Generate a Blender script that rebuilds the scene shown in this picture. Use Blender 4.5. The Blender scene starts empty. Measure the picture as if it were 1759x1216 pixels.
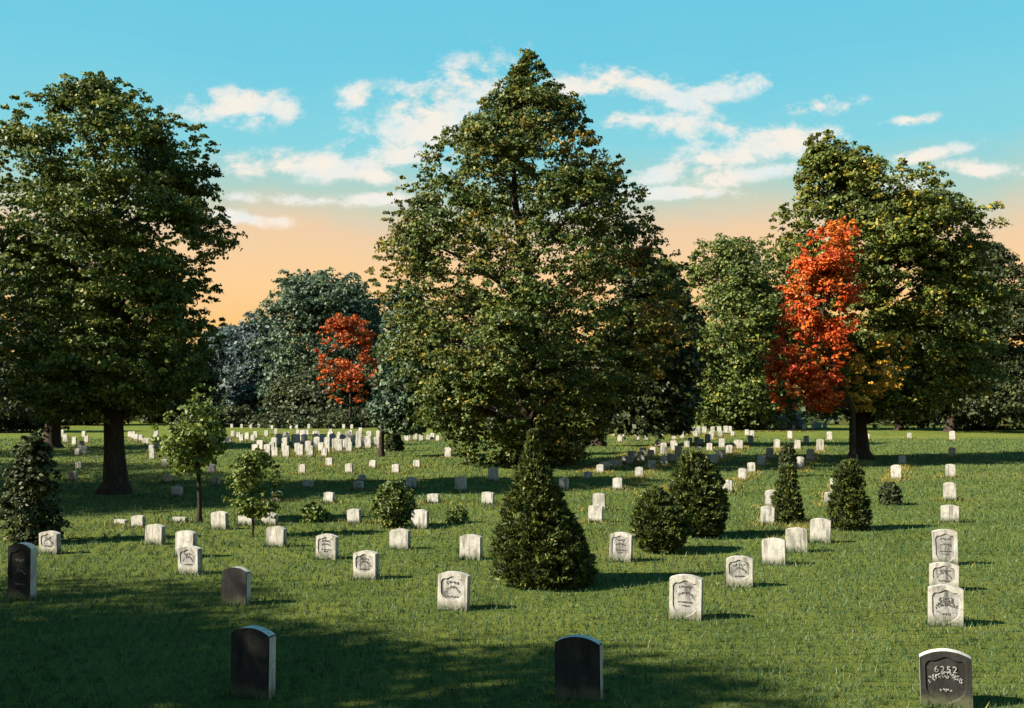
import bpy, bmesh, math, random
import numpy as np
from mathutils import Vector

scn = bpy.context.scene
COL = scn.collection
rng = np.random.default_rng(11)
random.seed(5)

# ------------------------------------------------------------------ camera
F, W0, H0 = 1759.0, 1759.0, 1216.0      # focal length in photo pixels
HZ, CAMH = 700.0, 2.3                   # horizon row, eye height
cam_d = bpy.data.cameras.new('camera')
cam_d.sensor_width = 36; cam_d.lens = 36
cam_d.shift_y = (HZ - H0/2)/W0
cam_d.clip_end = 3000
cam = bpy.data.objects.new('camera', cam_d); COL.objects.link(cam)
cam.location = (0, 0, CAMH); cam.rotation_euler = (math.radians(90), 0, 0)
scn.camera = cam

def dist(yb): return F*CAMH/(yb - HZ)
def ground(x, yb):
    d = dist(yb); return ((x - W0/2)/F*d, d)
def height_at(y, d): return CAMH + (HZ - y)/F*d

# ------------------------------------------------------------------ light
SUN = Vector((-0.82, -0.27, 0.60)).normalized()
sun_el = math.asin(SUN.z); sun_az = math.atan2(SUN.x, SUN.y)
ld = bpy.data.lights.new('sun', 'SUN'); ld.energy = 5.0; ld.angle = math.radians(0.6); ld.color = (1.0, 0.90, 0.74)
lo = bpy.data.objects.new('sun', ld); COL.objects.link(lo)
lo.rotation_euler = (-SUN).to_track_quat('-Z', 'Y').to_euler(); lo.location = (-30, -10, 30)

vs = scn.view_settings
scn.display_settings.display_device = 'sRGB'
vs.view_transform = 'Standard'; vs.look = 'None'; vs.gamma = 1; vs.exposure = 1.9
vs.use_curve_mapping = False

def lin(r, g, b):
    f = lambda c: (c/255/12.92 if c/255 <= 0.04045 else ((c/255 + .055)/1.055)**2.4)
    return (f(r), f(g), f(b), 1)

world = bpy.data.worlds.new("World"); scn.world = world; world.use_nodes = True

class NT:
    """small helper to write node trees tersely"""
    def __init__(s, nt): s.nt = nt; nt.nodes.clear()
    def n(s, t, **kw):
        nd = s.nt.nodes.new(t)
        for k, v in kw.items(): setattr(nd, k, v)
        return nd
    def set(s, sock, v):
        if isinstance(v, bpy.types.NodeSocket): s.nt.links.new(v, sock)
        else: sock.default_value = v
    def m(s, op, a, b=0.0, c=0.0, clamp=False):
        nd = s.n('ShaderNodeMath', operation=op, use_clamp=clamp)
        for i, v in enumerate((a, b, c)): s.set(nd.inputs[i], v)
        return nd.outputs[0]
    def mix(s, f, a, b, blend='MIX'):
        nd = s.n('ShaderNodeMixRGB', blend_type=blend)
        s.set(nd.inputs[0], f); s.set(nd.inputs[1], a); s.set(nd.inputs[2], b)
        return nd.outputs[0]
    def ramp(s, f, stops, interp='LINEAR'):
        nd = s.n('ShaderNodeValToRGB'); cr = nd.color_ramp; cr.interpolation = interp
        while len(cr.elements) < len(stops): cr.elements.new(0.5)
        for e, (p, c) in zip(cr.elements, stops): e.position = p; e.color = c
        s.set(nd.inputs[0], f); return nd.outputs[0]
    def noise(s, vec, scale, detail=3.0, rough=0.55, dist=0.0, dim='3D'):
        nd = s.n('ShaderNodeTexNoise', noise_dimensions=dim)
        if vec is not None: s.set(nd.inputs['Vector'], vec)
        nd.inputs['Scale'].default_value = scale; nd.inputs['Detail'].default_value = detail
        nd.inputs['Roughness'].default_value = rough; nd.inputs['Distortion'].default_value = dist
        return nd.outputs['Fac']
    def maprange(s, v, a, b, c=0.0, d=1.0, smooth=True):
        nd = s.n('ShaderNodeMapRange', interpolation_type='SMOOTHSTEP' if smooth else 'LINEAR')
        s.set(nd.inputs[0], v)
        for i, q in enumerate((a, b, c, d)): nd.inputs[i+1].default_value = q
        return nd.outputs[0]

def build_world():
    T = NT(world.node_tree)
    out = T.n('ShaderNodeOutputWorld'); bg = T.n('ShaderNodeBackground'); T.nt.links.new(bg.outputs[0], out.inputs[0])
    tc = T.n('ShaderNodeTexCoord'); sep = T.n('ShaderNodeSeparateXYZ'); T.nt.links.new(tc.outputs['Generated'], sep.inputs[0])
    X, Y, Z = sep.outputs
    ay = T.m('MAXIMUM', T.m('ABSOLUTE', Y), 0.06)
    u = T.m('DIVIDE', X, ay); v = T.m('DIVIDE', Z, ay)
    hor = T.m('SQRT', T.m('ADD', T.m('MULTIPLY', X, X), T.m('MULTIPLY', Y, Y)))
    el = T.m('DIVIDE', Z, T.m('MAXIMUM', hor, 0.02))
    cmb = T.n('ShaderNodeCombineXYZ'); T.set(cmb.inputs[0], u); T.set(cmb.inputs[1], T.m('MULTIPLY', v, 1.5))
    uv = cmb.outputs[0]
    wob = T.m('MULTIPLY', T.m('SUBTRACT', T.noise(uv, 5.0, 5), 0.5), 0.07)
    g = T.m('ADD', el, wob)
    sky = T.ramp(T.m('MULTIPLY', g, 1.0, clamp=True), [
        (0.0, lin(255, 182, 84)), (0.06, lin(255, 196, 108)), (0.125, lin(255, 210, 152)), (0.165, lin(242, 208, 168)),
        (0.205, lin(180, 212, 200)), (0.25, lin(136, 214, 226)), (0.34, lin(112, 205, 228)), (0.6, lin(96, 188, 220)), (1.0, lin(70, 150, 205))])
    # fine grain of thin cirrus over the warm band
    nish = T.n('ShaderNodeTexSky', sky_type='NISHITA')
    nish.sun_disc = False; nish.sun_elevation = sun_el; nish.sun_rotation = sun_az
    nish.air_density = 1.0; nish.dust_density = 1.0
    base = T.mix(0.05, sky, T.mix(1.0, nish.outputs[0], (0.1, 0.1, 0.1, 1), 'MULTIPLY'))
    # clouds: (x, y, half length, half height, tilt) in photo pixels turned into directions
    clouds = [(408, 186, 110, 26, 0), (605, 166, 38, 20, -.3), (745, 205, 165, 62, -.42), (690, 266, 75, 16, 0), (820, 160, 70, 30, -.3),
              (1000, 150, 80, 20, -.15), (1085, 143, 110, 20, .12), (1165, 168, 60, 16, .45), (1245, 152, 90, 16, -.18), (1140, 212, 125, 19, .08),
              (1105, 205, 60, 14, .2), (520, 286, 185, 20, .02), (655, 302, 70, 14, .2), (1300, 256, 150, 27, -.12), (1295, 298, 120, 15, -.15),
              (1140, 295, 90, 16, -.15), (1150, 332, 120, 10, .0), (500, 342, 140, 9, .05), (420, 374, 80, 11, .1), (650, 342, 100, 11, .0),
              (1600, 262, 80, 12, -.2), (1545, 310, 70, 16, .05), (1420, 180, 70, 14, -.1), (1690, 290, 80, 12, .1), (1225, 274, 90, 10, 0),
              (1560, 205, 60, 8, -.1)]
    best = None
    for (cx, cy, a, b, th) in clouds:
        cu, cv = (cx - W0/2)/F, (HZ - cy)/F
        c, s_ = math.cos(-th), math.sin(-th)
        du = T.m('SUBTRACT', u, cu); dv = T.m('SUBTRACT', v, cv)
        p = T.m('MULTIPLY_ADD', du, c*F/a, T.m('MULTIPLY', dv, s_*F/a))
        q = T.m('MULTIPLY_ADD', du, -s_*F/b/1.25, T.m('MULTIPLY', dv, c*F/b/1.25))
        r = T.m('SUBTRACT', 1.0, T.m('SQRT', T.m('ADD', T.m('MULTIPLY', p, p), T.m('MULTIPLY', q, q))))
        best = r if best is None else T.m('MAXIMUM', best, r)
    n1 = T.noise(uv, 24.0, 12, 0.68, 0.15); n2 = T.noise(uv, 7.0, 5, .6)
    dens = T.m('ADD', best, T.m('MULTIPLY', T.m('SUBTRACT', n1, 0.5), 4.6))
    dens = T.m('ADD', dens, T.m('MULTIPLY', T.m('SUBTRACT', n2, 0.5), 2.4))
    cov = T.m('MULTIPLY', T.maprange(dens, -0.25, 0.85), T.maprange(best, -0.8, 0.3))
    shade = T.maprange(T.noise(uv, 16.0, 5), 0.35, 0.7)
    ccol = T.mix(shade, lin(252, 240, 226), lin(226, 236, 236))
    col = T.mix(T.m('MULTIPLY', cov, 0.93), base, ccol)
    below = T.maprange(Z, -0.02, 0.0)
    col = T.mix(below, (0.05, 0.07, 0.03, 1), col)
    T.set(bg.inputs[0], col); bg.inputs[1].default_value = 0.275
build_world()

# ------------------------------------------------------------------ helpers
def new_mat(name):
    m = bpy.data.materials.new(name); m.use_nodes = True
    return m, NT(m.node_tree)

def finish(T, col, rough=0.8, bump=None, bump_strength=0.3, bump_dist=0.02, spec=0.2, translucent=None):
    out = T.n('ShaderNodeOutputMaterial'); p = T.n('ShaderNodeBsdfPrincipled')
    T.set(p.inputs['Base Color'], col); T.set(p.inputs['Roughness'], rough); p.inputs['Specular IOR Level'].default_value = spec
    if bump is not None:
        b = T.n('ShaderNodeBump'); b.inputs['Strength'].default_value = bump_strength; b.inputs['Distance'].default_value = bump_dist
        T.set(b.inputs['Height'], bump); T.nt.links.new(b.outputs[0], p.inputs['Normal'])
    sh = p.outputs[0]
    if translucent:
        t = T.n('ShaderNodeBsdfTranslucent'); T.set(t.inputs[0], col)
        mx = T.n('ShaderNodeMixShader'); mx.inputs[0].default_value = translucent
        T.nt.links.new(sh, mx.inputs[1]); T.nt.links.new(t.outputs[0], mx.inputs[2]); sh = mx.outputs[0]
    T.nt.links.new(sh, out.inputs[0])

def attr(T, name):
    a = T.n('ShaderNodeAttribute', attribute_name=name); return a.outputs['Fac']

def leaf_mat(name, stops, patch=None, patch_scale=0.35, tr=0.22, lo=.46, hi=.62):
    """per-leaf colour from the 'rnd' attribute; an optional second set of stops where large patches of the crown have turned"""
    m, T = new_mat(name)
    r = attr(T, 'rnd'); col = T.ramp(r, stops)
    if patch:
        geo = T.n('ShaderNodeNewGeometry')
        pt = T.maprange(T.noise(geo.outputs['Position'], patch_scale, 2), lo, hi)
        col = T.mix(pt, col, T.ramp(r, patch))
    finish(T, col, 0.55, spec=0.25, translucent=tr)
    return m

def c3(r, g, b): return (r, g, b, 1)
M = {}
M['oak'] = leaf_mat('oak leaves', [(0, c3(0.021, 0.039, 0.008)), (.5, c3(0.052, 0.081, 0.012)), (.85, c3(0.100, 0.126, 0.016)), (1, c3(0.199, 0.180, 0.030))])
M['centre'] = leaf_mat('linden leaves', [(0, c3(0.019, 0.037, 0.008)), (.5, c3(0.049, 0.077, 0.014)), (.85, c3(0.098, 0.116, 0.018)), (1, c3(0.217, 0.162, 0.026))],
                       patch=[(0, c3(0.043, 0.052, 0.011)), (.5, c3(0.098, 0.087, 0.015)), (.8, c3(0.217, 0.145, 0.022)), (1, c3(0.346, 0.197, 0.031))], patch_scale=.22, lo=.50, hi=.70)
M['right'] = leaf_mat('maple leaves', [(0, c3(0.024, 0.041, 0.010)), (.5, c3(0.061, 0.084, 0.012)), (.85, c3(0.122, 0.138, 0.018)), (1, c3(0.353, 0.228, 0.025))])
M['red'] = leaf_mat('scarlet leaves', [(0, c3(0.154, 0.017, 0.005)), (.4, c3(0.369, 0.043, 0.007)), (.75, c3(0.512, 0.076, 0.009)), (1, c3(0.492, 0.158, 0.018))],
                    patch=[(0, c3(0.102, 0.029, 0.007)), (.25, c3(0.061, 0.047, 0.011)), (.45, c3(0.390, 0.065, 0.009)), (1, c3(0.461, 0.187, 0.018))], patch_scale=.9, tr=.2)
M['rust'] = leaf_mat('rust leaves', [(0, c3(0.108, 0.016, 0.005)), (.4, c3(0.292, 0.040, 0.006)), (.8, c3(0.432, 0.076, 0.008)), (1, c3(0.216, 0.107, 0.011))],
                     patch=[(0, c3(0.022, 0.027, 0.010)), (.3, c3(0.049, 0.050, 0.014)), (.5, c3(0.259, 0.045, 0.008)), (1, c3(0.389, 0.081, 0.010))], patch_scale=.5, tr=.2)
M['gold'] = leaf_mat('golden leaves', [(0, c3(.06, .05, .008)), (.35, c3(.20, .12, .012)), (.7, c3(.40, .19, .015)), (1, c3(.46, .30, .03))], tr=.2)
M['mid'] = leaf_mat('distant green leaves', [(0, c3(0.026, 0.044, 0.011)), (.5, c3(0.057, 0.084, 0.017)), (.85, c3(0.107, 0.134, 0.023)), (1, c3(0.203, 0.179, 0.031))])
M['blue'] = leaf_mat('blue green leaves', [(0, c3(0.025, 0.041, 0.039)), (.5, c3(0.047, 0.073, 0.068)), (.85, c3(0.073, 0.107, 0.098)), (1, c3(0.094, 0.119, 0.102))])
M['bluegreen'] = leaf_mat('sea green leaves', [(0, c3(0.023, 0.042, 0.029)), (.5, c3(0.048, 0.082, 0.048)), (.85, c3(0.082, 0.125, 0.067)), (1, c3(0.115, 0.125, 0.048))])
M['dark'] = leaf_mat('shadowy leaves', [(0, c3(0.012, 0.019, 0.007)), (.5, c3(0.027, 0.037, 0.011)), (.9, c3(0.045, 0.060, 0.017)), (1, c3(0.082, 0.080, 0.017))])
M['conifer'] = leaf_mat('conifer sprays', [(0, c3(.010, .018, .006)), (.5, c3(.030, .045, .009)), (.82, c3(.085, .105, .018)), (1, c3(.17, .165, .03))], tr=.15)
M['young'] = leaf_mat('young leaves', [(0, c3(0.035, 0.058, 0.010)), (.5, c3(0.073, 0.107, 0.015)), (.85, c3(0.119, 0.151, 0.023)), (1, c3(0.170, 0.178, 0.039))])
M['pale'] = leaf_mat('pale leaves', [(0, c3(0.118, 0.126, 0.089)), (.5, c3(0.207, 0.215, 0.163)), (1, c3(0.311, 0.311, 0.252))])

def mk_bark():
    m, T = new_mat('bark')
    tc = T.n('ShaderNodeTexCoord'); mp = T.n('ShaderNodeMapping'); mp.inputs['Scale'].default_value = (9, 9, 1.6)
    T.nt.links.new(tc.outputs['Object'], mp.inputs[0])
    n = T.noise(mp.outputs[0], 2.2, 6, 0.65, 0.6)
    finish(T, T.ramp(n, [(.3, c3(0.013, 0.010, 0.007)), (.6, c3(0.041, 0.031, 0.024)), (.8, c3(0.074, 0.061, 0.046))]), 0.9, n, 0.9, 0.05, 0.1)
    return m
M['bark'] = mk_bark()

def mk_ground():
    m, T = new_mat('lawn soil and turf')
    geo = T.n('ShaderNodeNewGeometry'); P = geo.outputs['Position']
    big = T.noise(P, 0.09, 4); mid = T.noise(P, 0.7, 4, .6); fine = T.noise(P, 14.0, 5, .7); vf = T.noise(P, 60.0, 3, .7)
    col = T.ramp(T.m('ADD', T.m('MULTIPLY', mid, .5), T.m('MULTIPLY', fine, .5)),
                 [(.30, c3(0.030, 0.043, 0.008)), (.48, c3(0.075, 0.098, 0.018)), (.62, c3(0.115, 0.133, 0.024)), (.75, c3(0.170, 0.155, 0.037))])
    col = T.mix(T.maprange(big, .50, .66), col, T.mix(.5, col, c3(0.135, 0.133, 0.029)))
    finish(T, col, .95, T.m('ADD', T.m('MULTIPLY', fine, .7), T.m('MULTIPLY', vf, .4)), 1.0, .08, .05)
    return m
M['ground'] = mk_ground()

def mk_blade(name, stops, patch):
    m, T = new_mat(name)
    geo = T.n('ShaderNodeNewGeometry')
    n = T.noise(geo.outputs['Position'], .9, 4, .6)
    col = T.mix(T.maprange(n, .42, .66), T.ramp(attr(T, 'rnd'), stops), T.ramp(attr(T, 'rnd'), patch))
    n2 = T.noise(geo.outputs['Position'], .45, 5, .65, .6); n3 = T.noise(geo.outputs['Position'], 3.2, 3, .6)
    col = T.mix(T.m('MULTIPLY', T.maprange(T.m('ADD', T.m('MULTIPLY', n2, .6), T.m('MULTIPLY', n3, .4)), .49, .60), .75), col, T.mix(1.0, col, (.42, .52, .45, 1), 'MULTIPLY'))
    finish(T, col, .6, spec=.15, translucent=.3)
    return m
M['grass'] = mk_blade('grass blades', [(0, c3(0.017, 0.039, 0.015)), (.5, c3(0.047, 0.093, 0.032)), (.9, c3(0.083, 0.131, 0.049)), (1, c3(0.144, 0.157, 0.083))],
                      [(0, c3(0.025, 0.047, 0.016)), (.5, c3(0.064, 0.106, 0.037)), (.9, c3(0.111, 0.149, 0.063)), (1, c3(0.177, 0.184, 0.113))])
M['straw'] = mk_blade('straw blades', [(0, c3(0.073, 0.088, 0.021)), (.5, c3(0.202, 0.161, 0.033)), (1, c3(0.318, 0.264, 0.075))], [(0, c3(0.061, 0.088, 0.021)), (.5, c3(0.159, 0.147, 0.033)), (1, c3(0.281, 0.243, 0.075))])

def mk_stone(name, lo_, mid_, hi_, stain):
    m, T = new_mat(name)
    tc = T.n('ShaderNodeTexCoord'); oi = T.n('ShaderNodeObjectInfo')
    ad = T.n('ShaderNodeVectorMath', operation='ADD'); T.nt.links.new(tc.outputs['Object'], ad.inputs[0])
    k = T.m('MULTIPLY', oi.outputs['Random'], 37.0); cb = T.n('ShaderNodeCombineXYZ'); T.set(cb.inputs[0], k); T.set(cb.inputs[1], k)
    T.nt.links.new(cb.outputs[0], ad.inputs[1]); P = ad.outputs[0]
    mp = T.n('ShaderNodeMapping'); mp.inputs['Scale'].default_value = (14, 14, 2.2); T.nt.links.new(P, mp.inputs[0])
    streak = T.noise(mp.outputs[0], 1.0, 5, .6); blot = T.noise(P, 7.0, 6, .65); grain = T.noise(P, 160.0, 3, .7); fine = T.noise(P, 45.0, 4, .7)
    col = T.ramp(T.m('ADD', T.m('MULTIPLY', blot, .55), T.m('MULTIPLY', fine, .45)), [(.34, lo_), (.5, mid_), (.66, hi_)])
    col = T.mix(T.m('MULTIPLY', T.maprange(streak, .47, .66), .85), col, stain)
    sep = T.n('ShaderNodeSeparateXYZ'); T.nt.links.new(tc.outputs['Object'], sep.inputs[0])
    soil = T.m('MULTIPLY', T.maprange(T.m('ADD', sep.outputs[2], T.m('MULTIPLY', blot, -.16)), .06, -.05), .7)
    col = T.mix(soil, col, c3(.07, .075, .04))
    lich = T.maprange(T.noise(P, 17.0, 4, .6), .60, .68)
    col = T.mix(T.m('MULTIPLY', lich, .55), col, stain)
    tint = T.mix(T.m('MULTIPLY', oi.outputs['Random'], .35), c3(1, 1, 1), c3(.82, .80, .72))
    col = T.mix(1.0, col, tint, 'MULTIPLY')
    finish(T, col, .85, T.m('ADD', T.m('MULTIPLY', grain, .5), fine), .5, .004, .2)
    return m
M['stone'] = mk_stone('pale marble', c3(0.178, 0.171, 0.152), c3(0.302, 0.291, 0.264), c3(0.391, 0.378, 0.340), c3(0.107, 0.102, 0.087))
M['shaded_stone'] = mk_stone('shade darkened marble', c3(0.010, 0.010, 0.008), c3(0.017, 0.017, 0.016), c3(0.032, 0.031, 0.028), c3(0.008, 0.008, 0.007))  # shade on the front row's faces, put into the stone colour
M['lit_edge'] = mk_stone('lit pale edge', c3(0.296, 0.289, 0.259), c3(0.407, 0.400, 0.363), c3(0.474, 0.466, 0.429), c3(0.222, 0.215, 0.185))  # light on the tops and sides of those stones, painted as paler marble
M['blue_stone'] = mk_stone('bluish marble', c3(0.118, 0.222, 0.252), c3(0.163, 0.296, 0.333), c3(0.207, 0.340, 0.370), c3(0.104, 0.178, 0.200))
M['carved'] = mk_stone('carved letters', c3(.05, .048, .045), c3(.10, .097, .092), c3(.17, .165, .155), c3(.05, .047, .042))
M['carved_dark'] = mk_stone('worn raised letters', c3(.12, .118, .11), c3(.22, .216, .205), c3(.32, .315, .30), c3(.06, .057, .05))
M['recess'] = mk_stone('weathered recess', c3(0.118, 0.117, 0.111), c3(0.222, 0.218, 0.207), c3(0.326, 0.322, 0.311), c3(0.041, 0.038, 0.034))

def link(name, me, mat=None, parent=None, loc=None):
    o = bpy.data.objects.new(name, me); COL.objects.link(o)
    if mat is not None and me is not None and not me.materials: me.materials.append(mat)
    if parent is not None: o.parent = parent
    if loc is not None: o.location = loc
    return o

def tag(o, label=None, cat=None, group=None, kind=None):
    for k, v in (('label', label), ('category', cat), ('group', group), ('kind', kind)):
        if v: o[k] = v
    return o

def empty(name, loc, label, cat, group=None):
    o = link(name, None, loc=loc); o.empty_display_size = .3
    return tag(o, label, cat, group)

def poly_mesh(name, verts, nper, rnd, mat):
    """verts (N, nper, 3) -> a mesh of N separate faces with a per-face random value"""
    N = len(verts); me = bpy.data.meshes.new(name)
    me.vertices.add(N*nper); me.vertices.foreach_set('co', verts.reshape(-1).astype(np.float32))
    me.loops.add(N*nper); me.loops.foreach_set('vertex_index', np.arange(N*nper, dtype=np.int32))
    me.polygons.add(N); me.polygons.foreach_set('loop_start', np.arange(0, N*nper, nper, dtype=np.int32))
    a = me.attributes.new('rnd', 'FLOAT', 'FACE'); a.data.foreach_set('value', rnd.astype(np.float32))
    me.update(); me.validate(); me.materials.append(mat)
    return me

def unit(a): return a/np.maximum(np.linalg.norm(a, axis=-1, keepdims=True), 1e-9)

def leaves(name, C, outward, size, mat, aspect=.6, rnd=None, spray=False):
    N = len(C)
    nrm = unit(outward*.55 + np.array([0, 0, .45]) + rng.normal(0, .55, (N, 3)))
    t = unit(np.cross(nrm, rng.normal(0, 1, (N, 3)))); b = np.cross(nrm, t)
    if spray:
        t = unit(outward*.75 + np.array([0, 0, .55]) + rng.normal(0, .42, (N, 3))); b = unit(np.cross(t, rng.normal(0, 1, (N, 3)))); nrm = np.cross(t, b)
    s = (size*rng.uniform(.55, 1.25, (N, 1)))
    fold = nrm*s*rng.uniform(-.25, .25, (N, 1))
    V = np.stack([C + t*s, C + b*s*aspect + fold, C - t*s*.9, C - b*s*aspect + fold], 1)
    return poly_mesh(name, V, 4, rng.random(N) if rnd is None else rnd, mat)

def tube_mesh(name, paths, mat, sides=9):
    vs_, fs = [], []
    for path in paths:
        base = len(vs_); prev = None
        for i, (p, r) in enumerate(path):
            p = Vector(p); q = Vector(path[min(i+1, len(path)-1)][0]) - Vector(path[max(i-1, 0)][0])
            q.normalize(); a = q.cross(Vector((0.31, 0.95, 0.05))); a.normalize(); b = q.cross(a)
            for k in range(sides):
                th = 2*math.pi*k/sides; rr = r*(1 + .10*math.sin(3*th + i*1.3))
                vs_.append(tuple(p + a*math.cos(th)*rr + b*math.sin(th)*rr))
        n = len(path)
        for i in range(n-1):
            for k in range(sides):
                k2 = (k+1) % sides
                fs.append((base+i*sides+k, base+i*sides+k2, base+(i+1)*sides+k2, base+(i+1)*sides+k))
        fs.append(tuple(base+(n-1)*sides+k for k in range(sides)))
    me = bpy.data.meshes.new(name); me.from_pydata(vs_, [], fs); me.update(); me.materials.append(mat)
    for p in me.polygons: p.use_smooth = True
    return me

def crown_points(prof, d, clumps, per, cr, flat=.6, inner=.25, wob=.14, depth=1.0, thin=0.0, sprig=.45, shoots=False):
    """leaf positions of a crown. prof: (y, x_left, x_right) rows of its outline at distance d, in photo pixels;
    returned relative to (0, d, 0) with x absolute"""
    prof = sorted(prof, key=lambda q: -q[0])
    zs = np.array([height_at(q[0], d) for q in prof]); xc = np.array([((q[1]+q[2])/2 - W0/2)/F*d for q in prof]); rr = np.array([(q[2]-q[1])/2/F*d for q in prof])
    zz = np.linspace(zs[0], zs[-1], 400); rz = np.interp(zz, zs, rr)
    wgt = (rz + .25*rz.max()); wgt /= wgt.sum()
    z = rng.choice(zz, clumps, p=wgt) + rng.uniform(-.5, .5, clumps)*(zz[1]-zz[0])*2
    r = np.interp(z, zs, rr); cx = np.interp(z, zs, xc)
    th = rng.uniform(0, 2*np.pi, clumps)
    ph = rng.uniform(0, 6.28, 6)
    k = z/max(cr*2.2, .05)
    wobble = 1 + wob*(np.sin(2*th + k*1.1 + ph[0]) + .8*np.sin(3*th - k*.9 + ph[1]) + .6*np.sin(5*th + k*2.1 + ph[2]))/1.6
    # boughs: clumps gather round branch ends, so lobes and gaps form; the rest fills the inside
    nb = max(5, clumps//16)
    za = rng.choice(zz, nb, p=wgt); tha = rng.uniform(0, 2*np.pi, nb); fa = rng.uniform(.74, 1.04, nb)
    ra = np.maximum(np.interp(za, zs, rr)*fa - cr*.5, 0)
    A = np.stack([np.interp(za, zs, xc) + ra*np.cos(tha), ra*np.sin(tha), za], 1)
    c_r = cr*rng.uniform(.55, 1.3, clumps)
    fill = rng.random(clumps) < inner + .12
    rad = np.maximum(r*np.minimum(wobble, 1.0) - c_r*.55, 0)*np.where(rng.random(clumps) < .5, rng.uniform(.1, .7, clumps), rng.uniform(.6, .86, clumps))
    C0 = np.stack([cx + rad*np.cos(th), rad*np.sin(th), z], 1)
    pick = rng.integers(0, nb, clumps); lobe = cr*rng.uniform(1.1, 2.0, nb)[pick]
    C1 = A[pick] + rng.normal(0, .62, (clumps, 3))*np.array([1, 1, .55])*lobe[:, None]
    C = np.where(fill[:, None], C0, C1)
    C[:, 2] = np.clip(C[:, 2], zs[0] + .02, zs[-1])
    rl = np.interp(C[:, 2], zs, rr); cx = np.interp(C[:, 2], zs, xc)
    c_r = np.minimum(c_r, np.maximum(rl*.75, cr*.3))
    off = np.hypot(C[:, 0] - cx, C[:, 1]); tha2 = np.arctan2(C[:, 1], C[:, 0] - cx); bump = np.sin(4*tha2 + C[:, 2]/cr*1.3 + ph[1])*np.sin(C[:, 2]/cr*2.3 + ph[2] + 2*tha2)
    lim = np.maximum(rl*(1.06 + wob*.9*bump) - c_r*.5, .01)
    k2 = np.minimum(1, lim/np.maximum(off, 1e-6))
    C[:, 0] = cx + (C[:, 0] - cx)*k2; C[:, 1] *= k2*depth
    if thin:   # lift out clumps in a few pockets so what is behind shows through
        hsh = np.sin(C[:, 0]*1.7/cr*.5 + ph[3])*np.sin(C[:, 2]*1.9/cr*.5 + ph[4]) + .5*np.sin(C[:, 0]*.9/cr + C[:, 2]*1.1/cr + ph[5])
        keep = hsh < (1.0 - thin); C, c_r, cx = C[keep], c_r[keep], cx[keep]
    ns = int(clumps*sprig)      # small sprigs that stick out of the outline
    if ns:
        z2 = rng.choice(zz, ns, p=wgt); r2 = np.interp(z2, zs, rr); th2 = rng.uniform(0, 2*np.pi, ns); f2 = rng.uniform(*((.98, 1.22) if shoots else (.86, 1.12)), ns)
        c2 = np.interp(z2, zs, xc); C2 = np.stack([c2 + r2*f2*np.cos(th2), r2*f2*np.sin(th2)*depth, z2 + rng.uniform(0, .5, ns)*cr], 1)
        C = np.concatenate([C, C2]); cx = np.concatenate([cx, c2]); c_r = np.concatenate([c_r, cr*rng.uniform(.18, .5, ns)])
    n = len(C)
    keepf = np.ones((n, per), bool)
    if ns: keepf[-ns:] = rng.random((ns, per)) < (.4 if shoots else .3)
    P = rng.normal(0, 1, (n, per, 3)); P = unit(P)*rng.random((n, per, 1))**.45
    P[:, :, 2] = np.abs(P[:, :, 2])*1.2 - .45
    P = P*np.array([1, 1, flat])*c_r[:, None, None]
    sag = -((P[:, :, 0]**2 + P[:, :, 1]**2)/np.maximum(c_r[:, None], .01))*.25
    P[:, :, 2] += sag
    out = unit(C - np.stack([cx, 0*cx, C[:, 2]*.85 + .15*np.mean(zs)], 1))
    Q = (C[:, None, :] + P).reshape(-1, 3)
    O = (out[:, None, :]*.6 + unit(P)*.4).reshape(-1, 3)
    tone = np.clip((rng.random((n, 1))*.45 + rng.random((n, per))*.65), 0, 1).reshape(-1)
    kf = keepf.reshape(-1)
    return Q[kf], O[kf], tone[kf], C, (zs, xc, rr)

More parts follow.
